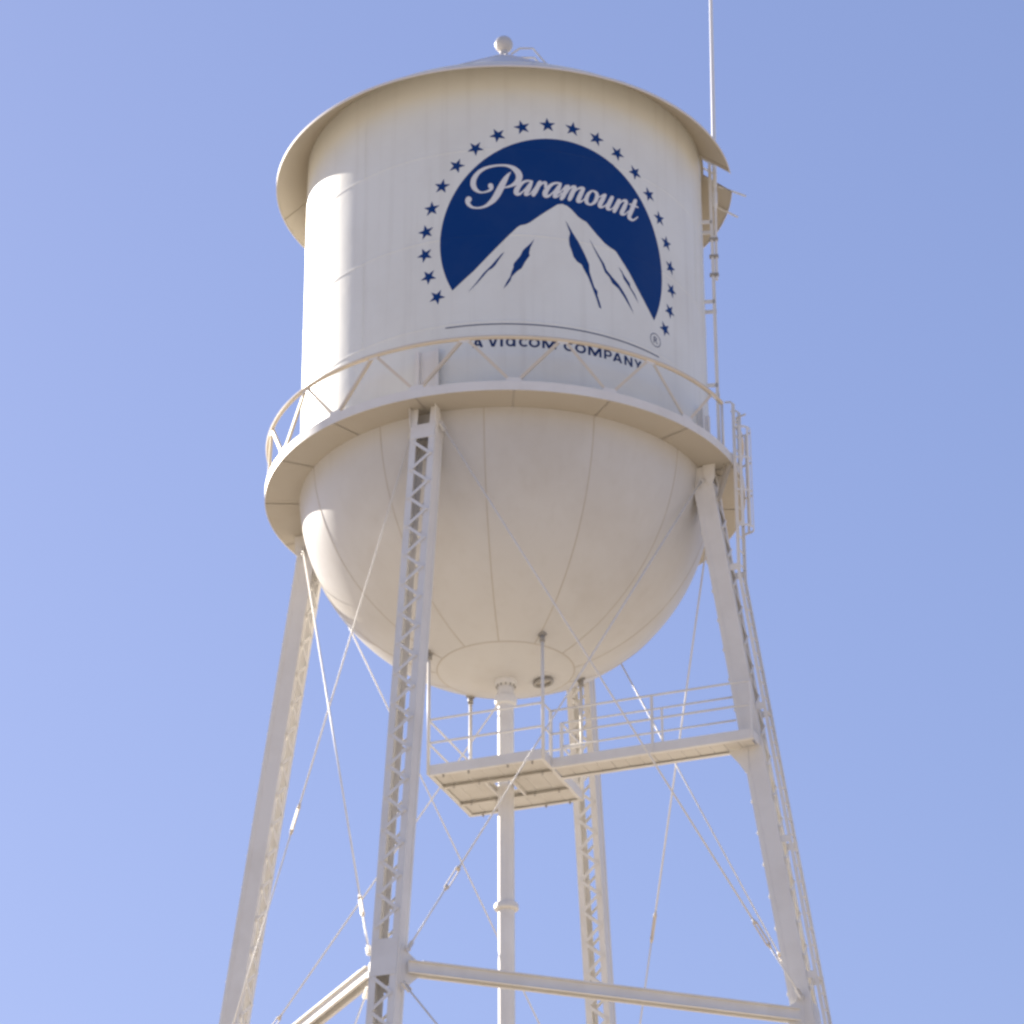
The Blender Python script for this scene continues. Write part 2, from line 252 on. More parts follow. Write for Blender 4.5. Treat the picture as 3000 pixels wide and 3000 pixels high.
[(0.444,4.908),(0.418,4.897),(0.388,4.877),(0.365,4.855),(0.342,4.825),(0.316,4.78),(0.291,4.723),(0.278,4.68),(0.275,4.657),(0.276,4.654),(0.293,4.659),(0.311,4.67),(0.358,4.717),(0.4,4.77),(0.464,4.874),(0.481,4.891),(0.488,4.903),(0.487,4.907),(0.467,4.909)],
[(0.994,4.919),(0.963,4.901),(0.936,4.879),(0.909,4.848),(0.889,4.818),(0.867,4.777),(0.843,4.721),(0.831,4.681),(0.828,4.653),(0.848,4.66),(0.864,4.671),(0.912,4.722),(0.956,4.78),(1.021,4.888),(1.034,4.901),(1.049,4.924),(1.014,4.924)],
[(1.145,4.815),(1.088,4.749),(1.035,4.696),(1.015,4.657),(1.028,4.664),(1.049,4.682),(1.094,4.749),(1.1,4.753),(1.107,4.751),(1.114,4.74),(1.147,4.813)],
[(1.736,4.903),(1.725,4.893),(1.714,4.879),(1.685,4.83),(1.665,4.779),(1.65,4.721),(1.645,4.674),(1.649,4.648),(1.659,4.631),(1.67,4.624),(1.681,4.621),(1.695,4.627),(1.711,4.641),(1.731,4.665),(1.749,4.693),(1.769,4.737),(1.789,4.804),(1.795,4.852),(1.794,4.867),(1.79,4.881),(1.779,4.891),(1.75,4.907)]]
MOUNT = [(-0.994,2.563),(-0.572,2.955),(-0.203,3.378),(0.024,3.639),(0.238,3.882),(0.295,3.928),(0.409,3.961),(0.481,4.005),(0.713,4.21),(0.948,4.408),(1.022,4.469),(1.112,4.497),(1.216,4.469),(1.306,4.402),(1.427,4.276),(1.518,4.219),(1.596,4.197),(1.673,4.115),(1.83,3.955),(1.99,3.816),(2.122,3.755),(2.24,3.708),(2.358,3.564),(2.532,3.357),(2.746,3.053),(2.933,2.81),(3.149,2.533)]
RIDGES = [[(0.001,3.341),(-0.056,3.292),(-0.146,3.178),(-0.245,3.049),(-0.316,2.97),(-0.401,2.877),(-0.543,2.674),(-0.7,2.476),(-0.515,2.672),(-0.373,2.852),(-0.302,2.94),(-0.231,2.983),(-0.175,3.047),(-0.09,3.193)],
[(0.565,3.645),(0.493,3.54),(0.392,3.434),(0.349,3.382),(0.292,3.247),(0.192,3.112),(0.17,3.069),(0.169,2.996),(0.135,2.913),(0.107,2.798),(0.05,2.699),(-0.021,2.535),(0.05,2.617),(0.112,2.716),(0.135,2.798),(0.234,2.916),(0.319,2.985),(0.391,3.137),(0.477,3.274),(0.463,3.323),(0.486,3.44)],
[(1.174,4.142),(1.211,4.032),(1.264,3.874),(1.238,3.736),(1.251,3.605),(1.289,3.496),(1.33,3.355),(1.398,3.269),(1.489,3.222),(1.534,3.133),(1.624,2.972),(1.7,2.776),(1.745,2.655),(1.79,2.535),(1.841,2.368),(1.889,2.348),(1.853,2.486),(1.808,2.622),(1.815,2.706),(1.747,2.787),(1.702,2.925),(1.651,3.094),(1.644,3.258),(1.569,3.439),(1.449,3.678),(1.3,3.915)],
[(1.653,3.842),(1.714,3.707),(1.807,3.531),(1.916,3.345),(1.978,3.18),(2.076,3.092),(2.14,2.979),(2.275,2.905),(2.41,2.751),(2.637,2.46),(2.55,2.617),(2.447,2.796),(2.344,2.928),(2.277,3.005),(2.143,3.112),(2.012,3.239),(1.965,3.358),(1.854,3.511),(1.745,3.682)],
[(2.278,3.387),(2.369,3.267),(2.402,3.162),(2.506,3.049),(2.594,2.947),(2.757,2.742),(2.667,2.907),(2.56,3.034),(2.544,3.112),(2.421,3.235),(2.353,3.329)]]

mpts = [tuple(p) for p in MOUNT]
a_l = atan2(mpts[0][1]-EC[1], mpts[0][0]-EC[0]); a_r = atan2(mpts[-1][1]-EC[1], mpts[-1][0]-EC[0])
if a_l < 0: a_l += 2*pi
arc = [(EC[0]+ERAD*cos(a_r+(a_l-a_r)*k/140), EC[1]+ERAD*sin(a_r+(a_l-a_r)*k/140)) for k in range(141)]
disc = wrap('emblem_disc', [arc+mpts[1:-1]], 0.004, M_BLUE, tank)
script = wrap('emblem_script', SCRIPT, 0.008, M_LETTER, tank)
for rd in RIDGES: wrap('emblem_ridge', [rd], 0.004, M_BLUE, tank)
for k in range(22):
    th = radians(-25.5 + 231.0*k/21); cx_, cy_ = EC[0]+2.64*cos(th), EC[1]+2.64*sin(th)
    wrap('emblem_star', [[(cx_+(0.168 if j % 2 == 0 else 0.066)*cos(th+j*pi/5), cy_+(0.168 if j % 2 == 0 else 0.066)*sin(th+j*pi/5)) for j in range(10)]], 0.004, M_BLUE, tank)
wrap('emblem_rule', [[(-1.12+4.39*k/60, 1.760) for k in range(61)]+[(3.27-4.39*k/60, 1.782) for k in range(61)]], 0.004, M_RULE, tank)
def glyph_loops(ch, x0, x1, y0, y1, bold=0.018):
    cu = bpy.data.curves.new('glyph', 'FONT'); cu.body = ch; cu.size = 1; cu.fill_mode = 'NONE'; cu.offset = bold; cu.resolution_u = 6
    ob = bpy.data.objects.new('glyph', cu); COL.objects.link(ob)
    me = bpy.data.meshes.new_from_object(ob.evaluated_get(bpy.context.evaluated_depsgraph_get()))
    bpy.data.objects.remove(ob); bpy.data.curves.remove(cu)
    adj = {}
    for e in me.edges:
        a, b = e.vertices; adj.setdefault(a, []).append(b); adj.setdefault(b, []).append(a)
    pts = {v.index: (v.co.x, v.co.y) for v in me.vertices if v.index in adj}
    seen = set(); loops = []
    for s0 in pts:
        if s0 in seen: continue
        lp = []; cur, prev = s0, None
        while cur not in seen:
            seen.add(cur); lp.append(cur); nx = [q for q in adj[cur] if q != prev and q not in seen]
            if not nx: break
            prev, cur = cur, nx[0]
        loops.append([pts[i] for i in lp])
    bpy.data.meshes.remove(me)
    X = [p[0] for l in loops for p in l]; Y = [p[1] for l in loops for p in l]
    fx = (x1-x0)/(max(X)-min(X)); fy = (y1-y0)/(max(Y)-min(Y))
    return [[(x0+(x-min(X))*fx, y0+(y-min(Y))*fy) for x, y in l] for l in loops if len(l) > 2]
TX, TY, Y0, Y1 = .046, .040, 1.286, 1.482
def ell(cx, cy, rx, ry, a0, a1, n=28): return [(cx+rx*cos(a0+(a1-a0)*k/n), cy+ry*sin(a0+(a1-a0)*k/n)) for k in range(n+1)]
def bold_letter(ch, x0, x1):
    w = x1-x0; cx, cy = (x0+x1)/2, (Y0+Y1)/2; H = Y1-Y0; t = TX
    if ch == 'I': return [[(x0, Y0), (x1, Y0), (x1, Y1), (x0, Y1)]]
    if ch == 'O': return [ell(cx, cy, w/2, H/2, 0, 2*pi)[:-1], ell(cx, cy, w/2-t, H/2-TY, 2*pi, 0)[:-1]]
    if ch == 'C': return [ell(cx+.012, cy, w/2+.012, H/2, .75, 2*pi-.75)+ell(cx+.012, cy, w/2+.012-t, H/2-TY, 2*pi-.80, .80)]
    if ch == 'V': return [[(x0, Y1), (x0+t*1.12, Y1), (cx, Y0+.058), (x1-t*1.12, Y1), (x1, Y1), (cx+.028, Y0), (cx-.028, Y0)]]
    if ch == 'A': return [[(x0, Y0), (x0+t*1.1, Y0), (x0+t*1.1+.014, Y0+.036), (x1-t*1.1-.014, Y0+.036), (x1-t*1.1, Y0), (x1, Y0), (cx+.028, Y1), (cx-.028, Y1)],
                          [(x0+t*1.1+.030, Y0+.072), (cx, Y1-.052), (x1-t*1.1-.030, Y0+.072)]]
    if ch == 'M': return [[(x0, Y0), (x0+t, Y0), (x0+t, Y1-.072), (cx-.022, Y0), (cx+.022, Y0), (x1-t, Y1-.072), (x1-t, Y0), (x1, Y0), (x1, Y1), (x1-t*1.2, Y1), (cx, Y0+.072), (x0+t*1.2, Y1), (x0, Y1)]]
    if ch == 'N': return [[(x0, Y0), (x0+t, Y0), (x0+t, Y1-.068), (x1-t*1.1, Y0), (x1, Y0), (x1, Y1), (x1-t, Y1), (x1-t, Y0+.068), (x0+t*1.1, Y1), (x0, Y1)]]
    if ch == 'Y': return [[(cx-t/2, Y0), (cx+t/2, Y0), (cx+t/2, Y0+.082), (x1, Y1), (x1-t*1.12, Y1), (cx, Y0+.118), (x0+t*1.12, Y1), (x0, Y1), (cx-t/2, Y0+.082)]]
    if ch == 'P':
        yb = Y0+.062; r = (Y1-yb)/2; ym = (Y1+yb)/2; xr = x1-r
        return [[(x0, Y0), (x0+t, Y0), (x0+t, yb)]+ell(xr, ym, r, r, -pi/2, pi/2, 14)+[(x0, Y1)], [(x0+t, yb+.034)]+[(x0+t, Y1-.034)]+ell(xr, ym, r-t+.004, r-.034, pi/2, -pi/2, 14)]
    if ch == 'a': return [ell(x0+.088, cy-.004, .088, .094, 0, 2*pi)[:-1], ell(x0+.088, cy-.004, .044, .056, 2*pi, 0)[:-1]]
for ch, x0, x1 in (('A', -.605, -.40), ('V', -.31, -.125), ('I', -.083, -.034), ('a', .018, .20), ('C', .262, .43), ('O', .445, .658), ('M', .70, .967),
                   ('C', 1.11, 1.29), ('O', 1.333, 1.554), ('M', 1.597, 1.873), ('P', 1.927, 2.095), ('A', 2.115, 2.328), ('N', 2.377, 2.567), ('Y', 2.608, 2.795)):
    wrap('letter', bold_letter(ch, x0, x1), 0.004, M_RULE, tank)
    if ch == 'a': wrap('letter', [[(x1-TX, Y0), (x1, Y0), (x1, Y1), (x1-TX, Y1)]], 0.0052, M_RULE, tank)
rc = (3.185, 2.107)
wrap('registered_ring', [[(rc[0]+.145*cos(2*pi*k/40), rc[1]+.145*sin(2*pi*k/40)) for k in range(40)], [(rc[0]+.130*cos(-2*pi*k/40), rc[1]+.130*sin(-2*pi*k/40)) for k in range(40)]], 0.004, M_RULE, tank)
wrap('letter', glyph_loops('R', rc[0]-.05, rc[0]+.06, rc[1]-.07, rc[1]+.07, 0.0), 0.004, M_RULE, tank)

# -- roof: straight cone with an overhanging eave, notched for the ladder
LAD = radians(84.2)          # azimuth of the tank ladder
def notch(i, a): return not (radians(79.6) < a < radians(88.9))
mb = MB()
zr = lambda r: Z_EAVE + (R_EAVE-r)*SLOPE
N_R = 360
mb.lathe([(0.02, zr(0.02)+.02), (1.2, zr(1.2)+.02), (2.6, zr(2.6)+.02), (3.9, zr(3.9)+.02)], N_R)
mb.lathe([(3.9, zr(3.9)+.02), (4.06, zr(4.06)+.02)], N_R)
mb.lathe([(4.06, zr(4.06)+.02), (R_EAVE, Z_EAVE+.03), (R_EAVE+.012, Z_EAVE+.012), (R_EAVE+.012, Z_EAVE-.035), (R_EAVE, Z_EAVE-.035)], N_R, keep=notch)
roof = mb.build('roof', M_ROOF, tower)
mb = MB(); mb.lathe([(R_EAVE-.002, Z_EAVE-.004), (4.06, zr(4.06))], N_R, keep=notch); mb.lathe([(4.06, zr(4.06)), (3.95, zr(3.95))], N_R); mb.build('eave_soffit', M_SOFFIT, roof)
for k in range(16):
    a = radians(8+22.5*k); mb = MB(); mb.bar(CY(a, .2, zr(.2)+.024), CY(a, R_EAVE-.02, Z_EAVE+.04), 0.03, 0.022, EZ); mb.build('roof_seam', M_ROOF, roof)
for k in range(4):
    a = radians(-11.5+90*k)
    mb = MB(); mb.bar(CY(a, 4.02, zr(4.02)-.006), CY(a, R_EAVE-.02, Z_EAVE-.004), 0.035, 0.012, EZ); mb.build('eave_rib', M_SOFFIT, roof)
mb = MB(); mb.sphere((0, 0, 43.425), 0.188, 40, 24); mb.lathe([(0.0, 43.0), (0.13, 43.05), (0.10, 43.14), (0.085, 43.2), (0.085, 43.27)], 32)
mb.build('finial_ball', M_BOWL, roof)
mb = MB()
for s_ in (-.17, .17):
    a = LAD; t = ET(a)*s_
    mb.tube([CY(a, .16, 43.13)+t*.4, CY(a, .35, 43.19)+t, CY(a, .62, 43.17)+t, CY(a, 1.15, zr(1.15)+.08)+t, CY(a, 1.6, zr(1.6)+.06)+t, CY(a, R_EAVE-.3, zr(R_EAVE-.3)+.06)+t], 0.022, 8)
mb.build('roof_ladder_rail', M_STEEL, roof)
for k in range(12):
    r = 1.3+.27*k; mb = MB(); mb.tube([CY(LAD, r, zr(r)+.06)-ET(LAD)*.17, CY(LAD, r, zr(r)+.06)+ET(LAD)*.17], 0.013, 6); mb.build('roof_ladder_rung', M_STEEL, roof)

# -- bowl
mb = MB(); NB = 56
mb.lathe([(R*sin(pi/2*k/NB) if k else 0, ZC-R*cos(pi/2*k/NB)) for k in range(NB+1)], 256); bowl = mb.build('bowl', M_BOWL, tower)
def SP(a, pol, off=0.0): return Vector(((R+off)*sin(pol)*sin(a), -(R+off)*sin(pol)*cos(a), ZC-(R+off)*cos(pol)))
def strip(name, pts_n, w, h, mat, parent):
    """low rounded bead following points with surface normals"""
    mb = MB(); prev = None
    for i, (p, n) in enumerate(pts_n):
        d = (pts_n[min(i+1, len(pts_n)-1)][0]-pts_n[max(i-1, 0)][0]).normalized(); x = d.cross(n).normalized()
        ring = [mb.bm.verts.new(p-x*w/2-n*.004), mb.bm.verts.new(p-x*w/4+n*h), mb.bm.verts.new(p+x*w/4+n*h), mb.bm.verts.new(p+x*w/2-n*.004)]
        if prev:
            for k in range(3): f = mb.bm.faces.new((prev[k], prev[k+1], ring[k+1], ring[k])); f.smooth = True
        prev = ring
    return mb.build(name, mat, parent)
CAP = radians(19.0)
for k in range(12):
    a = radians(-5.6+30*k)
    strip('bowl_seam', [(SP(a, CAP+(pi/2-.02-CAP)*j/40), (SP(a, CAP+(pi/2-.02-CAP)*j/40)-Vector((0, 0, ZC))).normalized()) for j in range(41)], 0.030, 0.006, M_SEAM, bowl)
strip('bowl_cap_seam', [(SP(2*pi*j/96, CAP), (SP(2*pi*j/96, CAP)-Vector((0, 0, ZC))).normalized()) for j in range(97)], 0.035, 0.007, M_SEAM, bowl)
# spring-line angle between bowl and shell, hatch ring
mb = MB(); mb.tube([SP(2*pi*k/40, 0) for k in range(1)] + [], 0.01) if False else None
hz = SP(radians(100), radians(10.3)); hn = (hz-Vector((0, 0, ZC))).normalized(); hx = hn.orthogonal().normalized(); hy = hn.cross(hx)
mb = MB(); mb.tube([hz+hn*.05+hx*(.17*cos(2*pi*k/24))+hy*(.17*sin(2*pi*k/24)) for k in range(24)], 0.035, 8, closed=True); hr = mb.build('drain_ring', M_CLAMP, bowl)
mb = MB(); mb.prism([hz+hn*.012+hx*(.145*cos(2*pi*k/24))+hy*(.145*sin(2*pi*k/24)) for k in range(24)], hn, 0.02); mb.build('drain_cover', M_SEAM, bowl)

# -- balcony
RO = 4.66
balc_gap = (radians(63.0), radians(76.0))
mb = MB()
mb.lathe([(RO-.012, ZR+.004), (RO-.012, ZR+.19), (RO, ZR+.19), (RO, ZR), (RO-.012, ZR+.004)], 224)
mb.lathe([(RO-.014, ZR+.18), (RO-.10, ZR+.18), (RO-.10, ZR+.17), (RO-.014, ZR+.17)], 224)
balc = mb.build('balcony_fascia', M_STEEL, tower)
for k in range(16):
    a0 = radians(2+22.5*k)+.0035; a1 = radians(2+22.5*(k+1))-.0035
    mb = MB(); mb.lathe([(R-.01, ZR+.012), (RO-.013, ZR+.012), (RO-.013, ZR+.024), (R-.01, ZR+.024), (R-.01, ZR+.012)], 18, a0, a1, smooth=False)
    for aa in (a0, a1):
        pass
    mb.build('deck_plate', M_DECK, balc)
    aj = radians(2+22.5*k)
    mb = MB(); mb.bar(CY(aj, R+.005, ZR+.055), CY(aj, RO-.016, ZR+.055), 0.07, 0.06, EZ); mb.build('deck_joist', M_SEAM, balc)
# hand rail: one hoop plus the zigzag of bars
HR = ZR+1.13
n = 160; ga, gb = balc_gap[1], balc_gap[0]+2*pi
mb = MB(); mb.tube([CY(ga+(gb-ga)*k/n, RO-.035, HR) for k in range(n+1)], 0.044, 8)
mb.build('hand_rail', M_RAIL, balc)
for k in range(16):
    at = radians(-9.2+22.5*k); 
    for sgn in (-1, 1):
        ab = at + sgn*radians(10.2); att = at+sgn*radians(.7)
        if min(at, ab) < balc_gap[1]-.02 and max(at, ab) > balc_gap[0]+.02: continue
        p, q = CY(att, RO-.03, HR-.03), CY(ab, RO-.03, ZR+.23)
        mb = MB(); nn = ER((at+ab)/2); d = (q-p).normalized(); x = d.cross(nn).normalized()
        mb.bar(p, q, 0.056, 0.008, nn); mb.bar(p-x*.024-nn*.026, q-x*.024-nn*.026, 0.008, 0.05, nn); mb.build('rail_bar', M_RAIL, balc)
    mb = MB(); g = lambda da, z: CY(at+da, RO-.022, z); mb.prism([g(-.028, HR-.005), g(.028, HR-.005), g(.018, HR-.085), g(-.018, HR-.085)], ER(at), 0.008)
    if not (balc_gap[0]-.02 < at < balc_gap[1]+.02): mb.build('rail_gusset', M_STEEL, balc)
    else: mb.bm.free()
    ab = radians(2.05+22.5*k); mb = MB(); g = lambda da, z: CY(ab+da, RO-.022, z)
    mb.prism([g(-.034, ZR+.17), g(.034, ZR+.17), g(.026, ZR+.27), g(-.026, ZR+.27)], ER(ab), 0.008); mb.build('rail_gusset', M_STEEL, balc)

# -- legs: two channels laced together on the inner and outer face
A0 = radians(-20.5); RHO0, LEAN = 4.062, 0.14
ZT = ZR-.2
WT, WR = 0.474, 0.380
LEG_NAMES = ['front', 'right', 'back', 'left']
def leg_frame(k):
    a = A0+k*pi/2; er, et = ER(a), ET(a)
    w = (er*LEAN-EZ).normalized(); v = (er+EZ*LEAN).normalized(); u = et
    if u.cross(v).dot(w) < 0: pass
    M_ = Matrix((u, v, w)).transposed().to_4x4(); M_.translation = CY(a, RHO0, ZT); return M_
SCL = sqrt(1+LEAN*LEAN)
W_END = ZT*SCL
X, Y, Z = Vector((1, 0, 0)), Vector((0, 1, 0)), Vector((0, 0, 1))
mb = MB(); W0 = -.19
for s_ in (-1, 1):
    wc = (W0+W_END)/2; wh = (W_END-W0)/2
    mb.box((s_*(WT/2-.006), 0, wc), (X, Y, Z), (.006, WR/2-.002, wh))
    for t_ in (-1, 1):
        mb.box((s_*(WT/2-.012-.052), t_*(WR/2-.007), wc), (X, Y, Z), (.052, .007, wh))
        mb.box((s_*(WT/2+.004), t_*(WR/2-.042), wc), (X, Y, Z), (.004, .042, wh))      # corner angle leg lapped on the web
leg_me = mb.mesh('leg', M_STEEL)
PITCH_L = 0.312
def lace_mesh(flip):
    mb = MB(); u0 = WT/2-.06
    a, b = Vector((-u0*flip, 0, 0)), Vector((u0*flip, 0, PITCH_L)); d = (b-a).normalized()
    mb.bar(a-d*.03, b+d*.03, 0.058, 0.009, Y)
    for p in (a, b):
        mb.tube([p-Y*.015, p+Y*.015], 0.014, 8)
    return mb.mesh('lacing_bar', M_STEEL)
lace = {1: lace_mesh(1), -1: lace_mesh(-1)}
def plate_mesh(h):
    mb = MB(); mb.box((0, 0, 0), (X, Y, Z), (WT/2-.004, .005, h/2))
    for sx in (-1, 1):
        for k in range(3): mb.tube([Vector((sx*(WT/2-.05), -.014, (k-1)*h*.36)), Vector((sx*(WT/2-.05), .014, (k-1)*h*.36))], 0.015, 8)
    return mb.mesh('batten_plate', M_STEEL)
pl_top, pl_node = plate_mesh(.31), plate_mesh(.68)
W_NODE = 11.05*SCL-.05            # strut level below ZT
W_NODE2 = W_NODE+10.6
W_L0 = .55                         # first lacing bar
legs = []
for k in range(4):
    lg = link('leg', leg_me, tower, leg_frame(k)); legs.append(lg)
    lg['label'] = ['laced leg nearest the camera, left of centre', 'leg carrying the access ladder on the right', 'farthest leg, seen behind the riser pipe', 'leg on the left, its lacing lit by the sun'][k]
    for face in (-1, 1):
        yv = face*(WR/2+.0055)
        link('batten_plate', pl_top, lg, Matrix.Translation((0, yv, .335)))
        link('batten_plate', pl_node, lg, Matrix.Translation((0, yv, W_NODE)))
        link('batten_plate', pl_node, lg, Matrix.Translation((0, yv, W_NODE2)))
        w, fl = W_L0, 1; n_b = 0
        while w+PITCH_L < W_NODE-.30:
            link('lacing_bar', lace[fl*(1 if face > 0 else 1)], lg, Matrix.Translation((0, yv+face*(.005 if fl > 0 else .0152), w))); w += PITCH_L; fl = -fl; n_b += 1
        low = MB()
        for lo, hi in ((W_NODE+.36, W_NODE2-.3), (W_NODE2+.36, W_END-.4)):
            w, fl = lo, 1
            while w+PITCH_L < hi:
                u0 = WT/2-.06; yy = yv+face*(.005 if fl > 0 else .0152); low.bar(Vector((-u0*fl, yy, w)), Vector((u0*fl, yy, w+PITCH_L)), .058, .009, Y); w += PITCH_L; fl = -fl
        lo_ = low.build('lower_lacing', M_STEEL, lg); lo_['kind'] = 'stuff'
    # bracket holding the leg to the shell above and below the balcony
    a = A0+k*pi/2; er, et = ER(a), ET(a)
    mb = MB()
    mb.box(CY(a, R+.055, ZR+.66), (et, er, EZ), (.155, .008, .64))
    for s_ in (-1, 1): mb.box(CY(a, R+.05, ZR+.66)+et*(s_*.165), (et, er, EZ), (.009, .075, .64)); mb.box(CY(a, R+.125, ZR+.66)+et*(s_*.195), (et, er, EZ), (.038, .006, .64))
    o = mb.build('leg_bracket', M_STEEL, tower)
    for s_ in (-1, 1):
        mb = MB(); g = lambda r, z: CY(a, r, z)+et*(s_*(WT/2+.016))
        mb.prism([g(4.10, ZR+.008), g(4.34, ZR+.008), g(4.33, ZR-.28), g(4.27, ZR-.42), g(4.20, ZR-.42), g(4.12, ZR-.25)], et, 0.012)
        mb.build('leg_gusset', M_STEEL, tower)
    if k == 1:
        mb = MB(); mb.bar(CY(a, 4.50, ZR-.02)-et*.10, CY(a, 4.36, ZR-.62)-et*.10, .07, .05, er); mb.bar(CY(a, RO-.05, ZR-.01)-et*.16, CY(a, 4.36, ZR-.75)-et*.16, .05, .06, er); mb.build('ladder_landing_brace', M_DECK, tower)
    # foot
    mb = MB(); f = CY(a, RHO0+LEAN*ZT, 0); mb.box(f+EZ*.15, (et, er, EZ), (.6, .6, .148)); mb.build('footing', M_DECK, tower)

def leg_pt(k, u, v, z):
    a = A0+k*pi/2; return CY(a, RHO0+LEAN*(ZT-z)+v, z)+ET(a)*u
# -- horizontal struts between neighbouring legs
def strut(k, za, zb, vis=True):
    k2 = (k+1) % 4; a = A0+k*pi/2
    p = leg_pt(k, WT/2+.0, 0, za); q = leg_pt(k2, -WT/2, 0, zb); d = (q-p).normalized(); n = d.cross(EZ).normalized(); upv = n.cross(d)
    p2, q2 = p+d*.10, q-d*.10
    mb = MB(); mp = (p2+q2)/2; hl = (q2-p2).length/2
    for s_ in (-1, 1):
        mb.box(mp+n*(s_*.07), (n, upv, d), (.006, .105, hl))
        mb.box(mp+n*(s_*.10)+upv*.100, (n, upv, d), (.028, .006, hl-.001)); mb.box(mp+n*(s_*.10)-upv*.100, (n, upv, d), (.028, .006, hl-.001))
    mb.box(mp+upv*.113, (n, upv, d), (.125, .006, hl-.25))
    st = mb.build('strut', M_STEEL, tower)
    for e, dd in ((p, d), (q, -d)):
        mb = MB(); g = lambda x, y: e+dd*x+upv*y
        mb.prism([g(-.01, .42), g(.06, .36), g(.17, .24), g(.34, .11), g(.62, .09), g(.62, -.09), g(.34, -.11), g(.17, -.26), g(.06, -.38), g(-.01, -.44)], n, 0.014)
        mb.build('strut_gusset', M_STEEL, st)
ZN = [ZR-11.33, ZR-11.12, ZR-11.2, ZR-11.3]
for k in range(4): strut(k, ZN[k], ZN[(k+1) % 4])
ZN2 = ZT-W_NODE2/SCL
for k in range(4): strut(k, ZN2, ZN2)
# -- tie rods with turnbuckles
def tie(p, q, r, tb, n):
    d = (q-p).normalized(); L_ = (q-p).length; x = d.cross(n).normalized(); n = x.cross(d)
    t0 = p+d*(L_*tb); mb = MB()
    mb.tube([p, t0-d*.21], r, 10); mb.tube([t0+d*.21, q], r, 10)
    for e, s_ in ((p, 1), (q, -1)):
        mb.bar(e-d*s_*.05+x*.028, e+d*s_*.16+x*.028, .07, .010, x); mb.bar(e-d*s_*.05-x*.028, e+d*s_*.16-x*.028, .07, .010, x); mb.tube([e-x*.05, e+x*.05], .022, 8)
    rod = mb.build('tie_rod', M_STEEL, tower)
    mb = MB()
    for s_ in (-1, 1):
        mb.bar(t0-d*.24+x*(s_*.034), t0+d*.24+x*(s_*.034), .03, .018, x); mb.tube([t0+d*(s_*.30), t0+d*(s_*.20)], [.022, .040], 8)
    mb.build('turnbuckle', M_RAIL, rod)
for k in range(4):
    k2 = (k+1) % 4
    n = (ER(A0+k*pi/2)+ER(A0+k2*pi/2)).normalized()
    ta, tb_ = ((.895, .865), (.68, .90), (.88, .90), (.90, .60))[k]
    tie(leg_pt(k, WT/2+.05, .06, ZR-.32), leg_pt(k2, -WT/2-.10, .06, ZN[k2]+.33), .017, ta, n)
    tie(leg_pt(k2, -WT/2-.05, .0, ZR-.32), leg_pt(k, WT/2+.10, .0, ZN[k]+.33), .015, tb_, n)
    tie(leg_pt(k, WT/2+.10, .06, ZN[k]-.33), leg_pt(k2, -WT/2-.10, .06, ZN2+.3), .017, .85, n)
    tie(leg_pt(k2, -WT/2-.10, .0, ZN[k2]-.33), leg_pt(k, WT/2+.10, .0, ZN2+.3), .015, .75, n)

# -- riser pipe
mb = MB(); ZB = ZC-R
mb.lathe([(.152, 0), (.152, ZB-1.2), (.152, ZB-.36)], 40); riser = mb.build('riser_pipe', M_STEEL, tower)
mb = MB(); mb.lathe([(.153, ZB-.52), (.20, ZB-.50), (.215, ZB-.42), (.20, ZB-.33), (.16, ZB-.30), (.15, ZB-.12), (.20, ZB-.10), (.205, ZB-.03), (.205, ZB+.06)], 40); col_ = mb.build('expansion_joint', M_STEEL, riser)
for k in range(12):
    a = 2*pi*k/12; mb = MB(); mb.tube([CY(a, .178, ZB-.15), CY(a, .178, ZB-.085)], .016, 6); mb.build('bolt', M_CLAMP, riser)
for zf in (ZR-8.25, ZR-14.4, ZR-20.5, ZR-26.6):
    mb = MB(); mb.lathe([(.153, zf-.075), (.195, zf-.07), (.225, zf-.045), (.225, zf+.03), (.20, zf+.065), (.153, zf+.07)], 40); mb.build('pipe_flange', M_STEEL, riser)

# -- service platform round the riser and the walkway to the ladder leg
AW = A0+pi/2; E1, E2 = ER(AW), ET(AW)
ZP = ZR-5.90
def PT(a, b, z): return E1*a+E2*b+EZ*z
HA, HB = 1.13, 1.08
mb = MB()
for s_ in (-1, 1):
    mb.box(PT(0, s_*HB, ZP+.10), (E1, E2, EZ), (HA, .008, .10)); mb.box(PT(0, s_*(HB-.04), ZP+.006), (E1, E2, EZ), (HA-.01, .032, .006))
    mb.box(PT(s_*HA, 0, ZP+.10), (E1, E2, EZ), (.008, HB-.01, .098)); mb.box(PT(s_*(HA-.04), 0, ZP+.014), (E1, E2, EZ), (.03, HB-.08, .006))
plat = mb.build('platform_frame', M_STEEL, tower)
for b in (-.45, .45):
    mb = MB(); mb.box(PT(0, b, ZP+.0), (E1, E2, EZ), (HA-.055, .006, .034)); mb.box(PT(0, b-.035, ZP-.03), (E1, E2, EZ), (HA-.055, .034, .006)); mb.build('joist', M_PLANK, plat)
npk = 7; pw = 2*(HA-.012)/npk
for k in range(npk):
    a = -HA+.012+pw*(k+.5)
    if abs(a) < .2:
        for s_ in (-1, 1):
            mb = MB(); mb.box(PT(a, s_*(.24+HB-.01)/2, ZP+.05), (E1, E2, EZ), (pw/2-.006, (HB-.01-.24)/2, .012)); mb.build('plank', M_PLANK, plat)
    else:
        mb = MB(); mb.box(PT(a, 0, ZP+.05+random.uniform(-.003, .003)), (E1, E2, EZ), (pw/2-.006, HB-.01, .012)); mb.build('plank', M_PLANK, plat)
for b in (-HB+.05, -.45, .45, HB-.05):
    for a in (-.85, -.35, .42, .9):
        mb = MB(); mb.tube([PT(a, b-.035 if abs(b) < .6 else b, ZP-.05), PT(a, b-.035 if abs(b) < .6 else b, ZP+.005)], .020, 6); mb.build('bolt', M_CLAMP, plat)
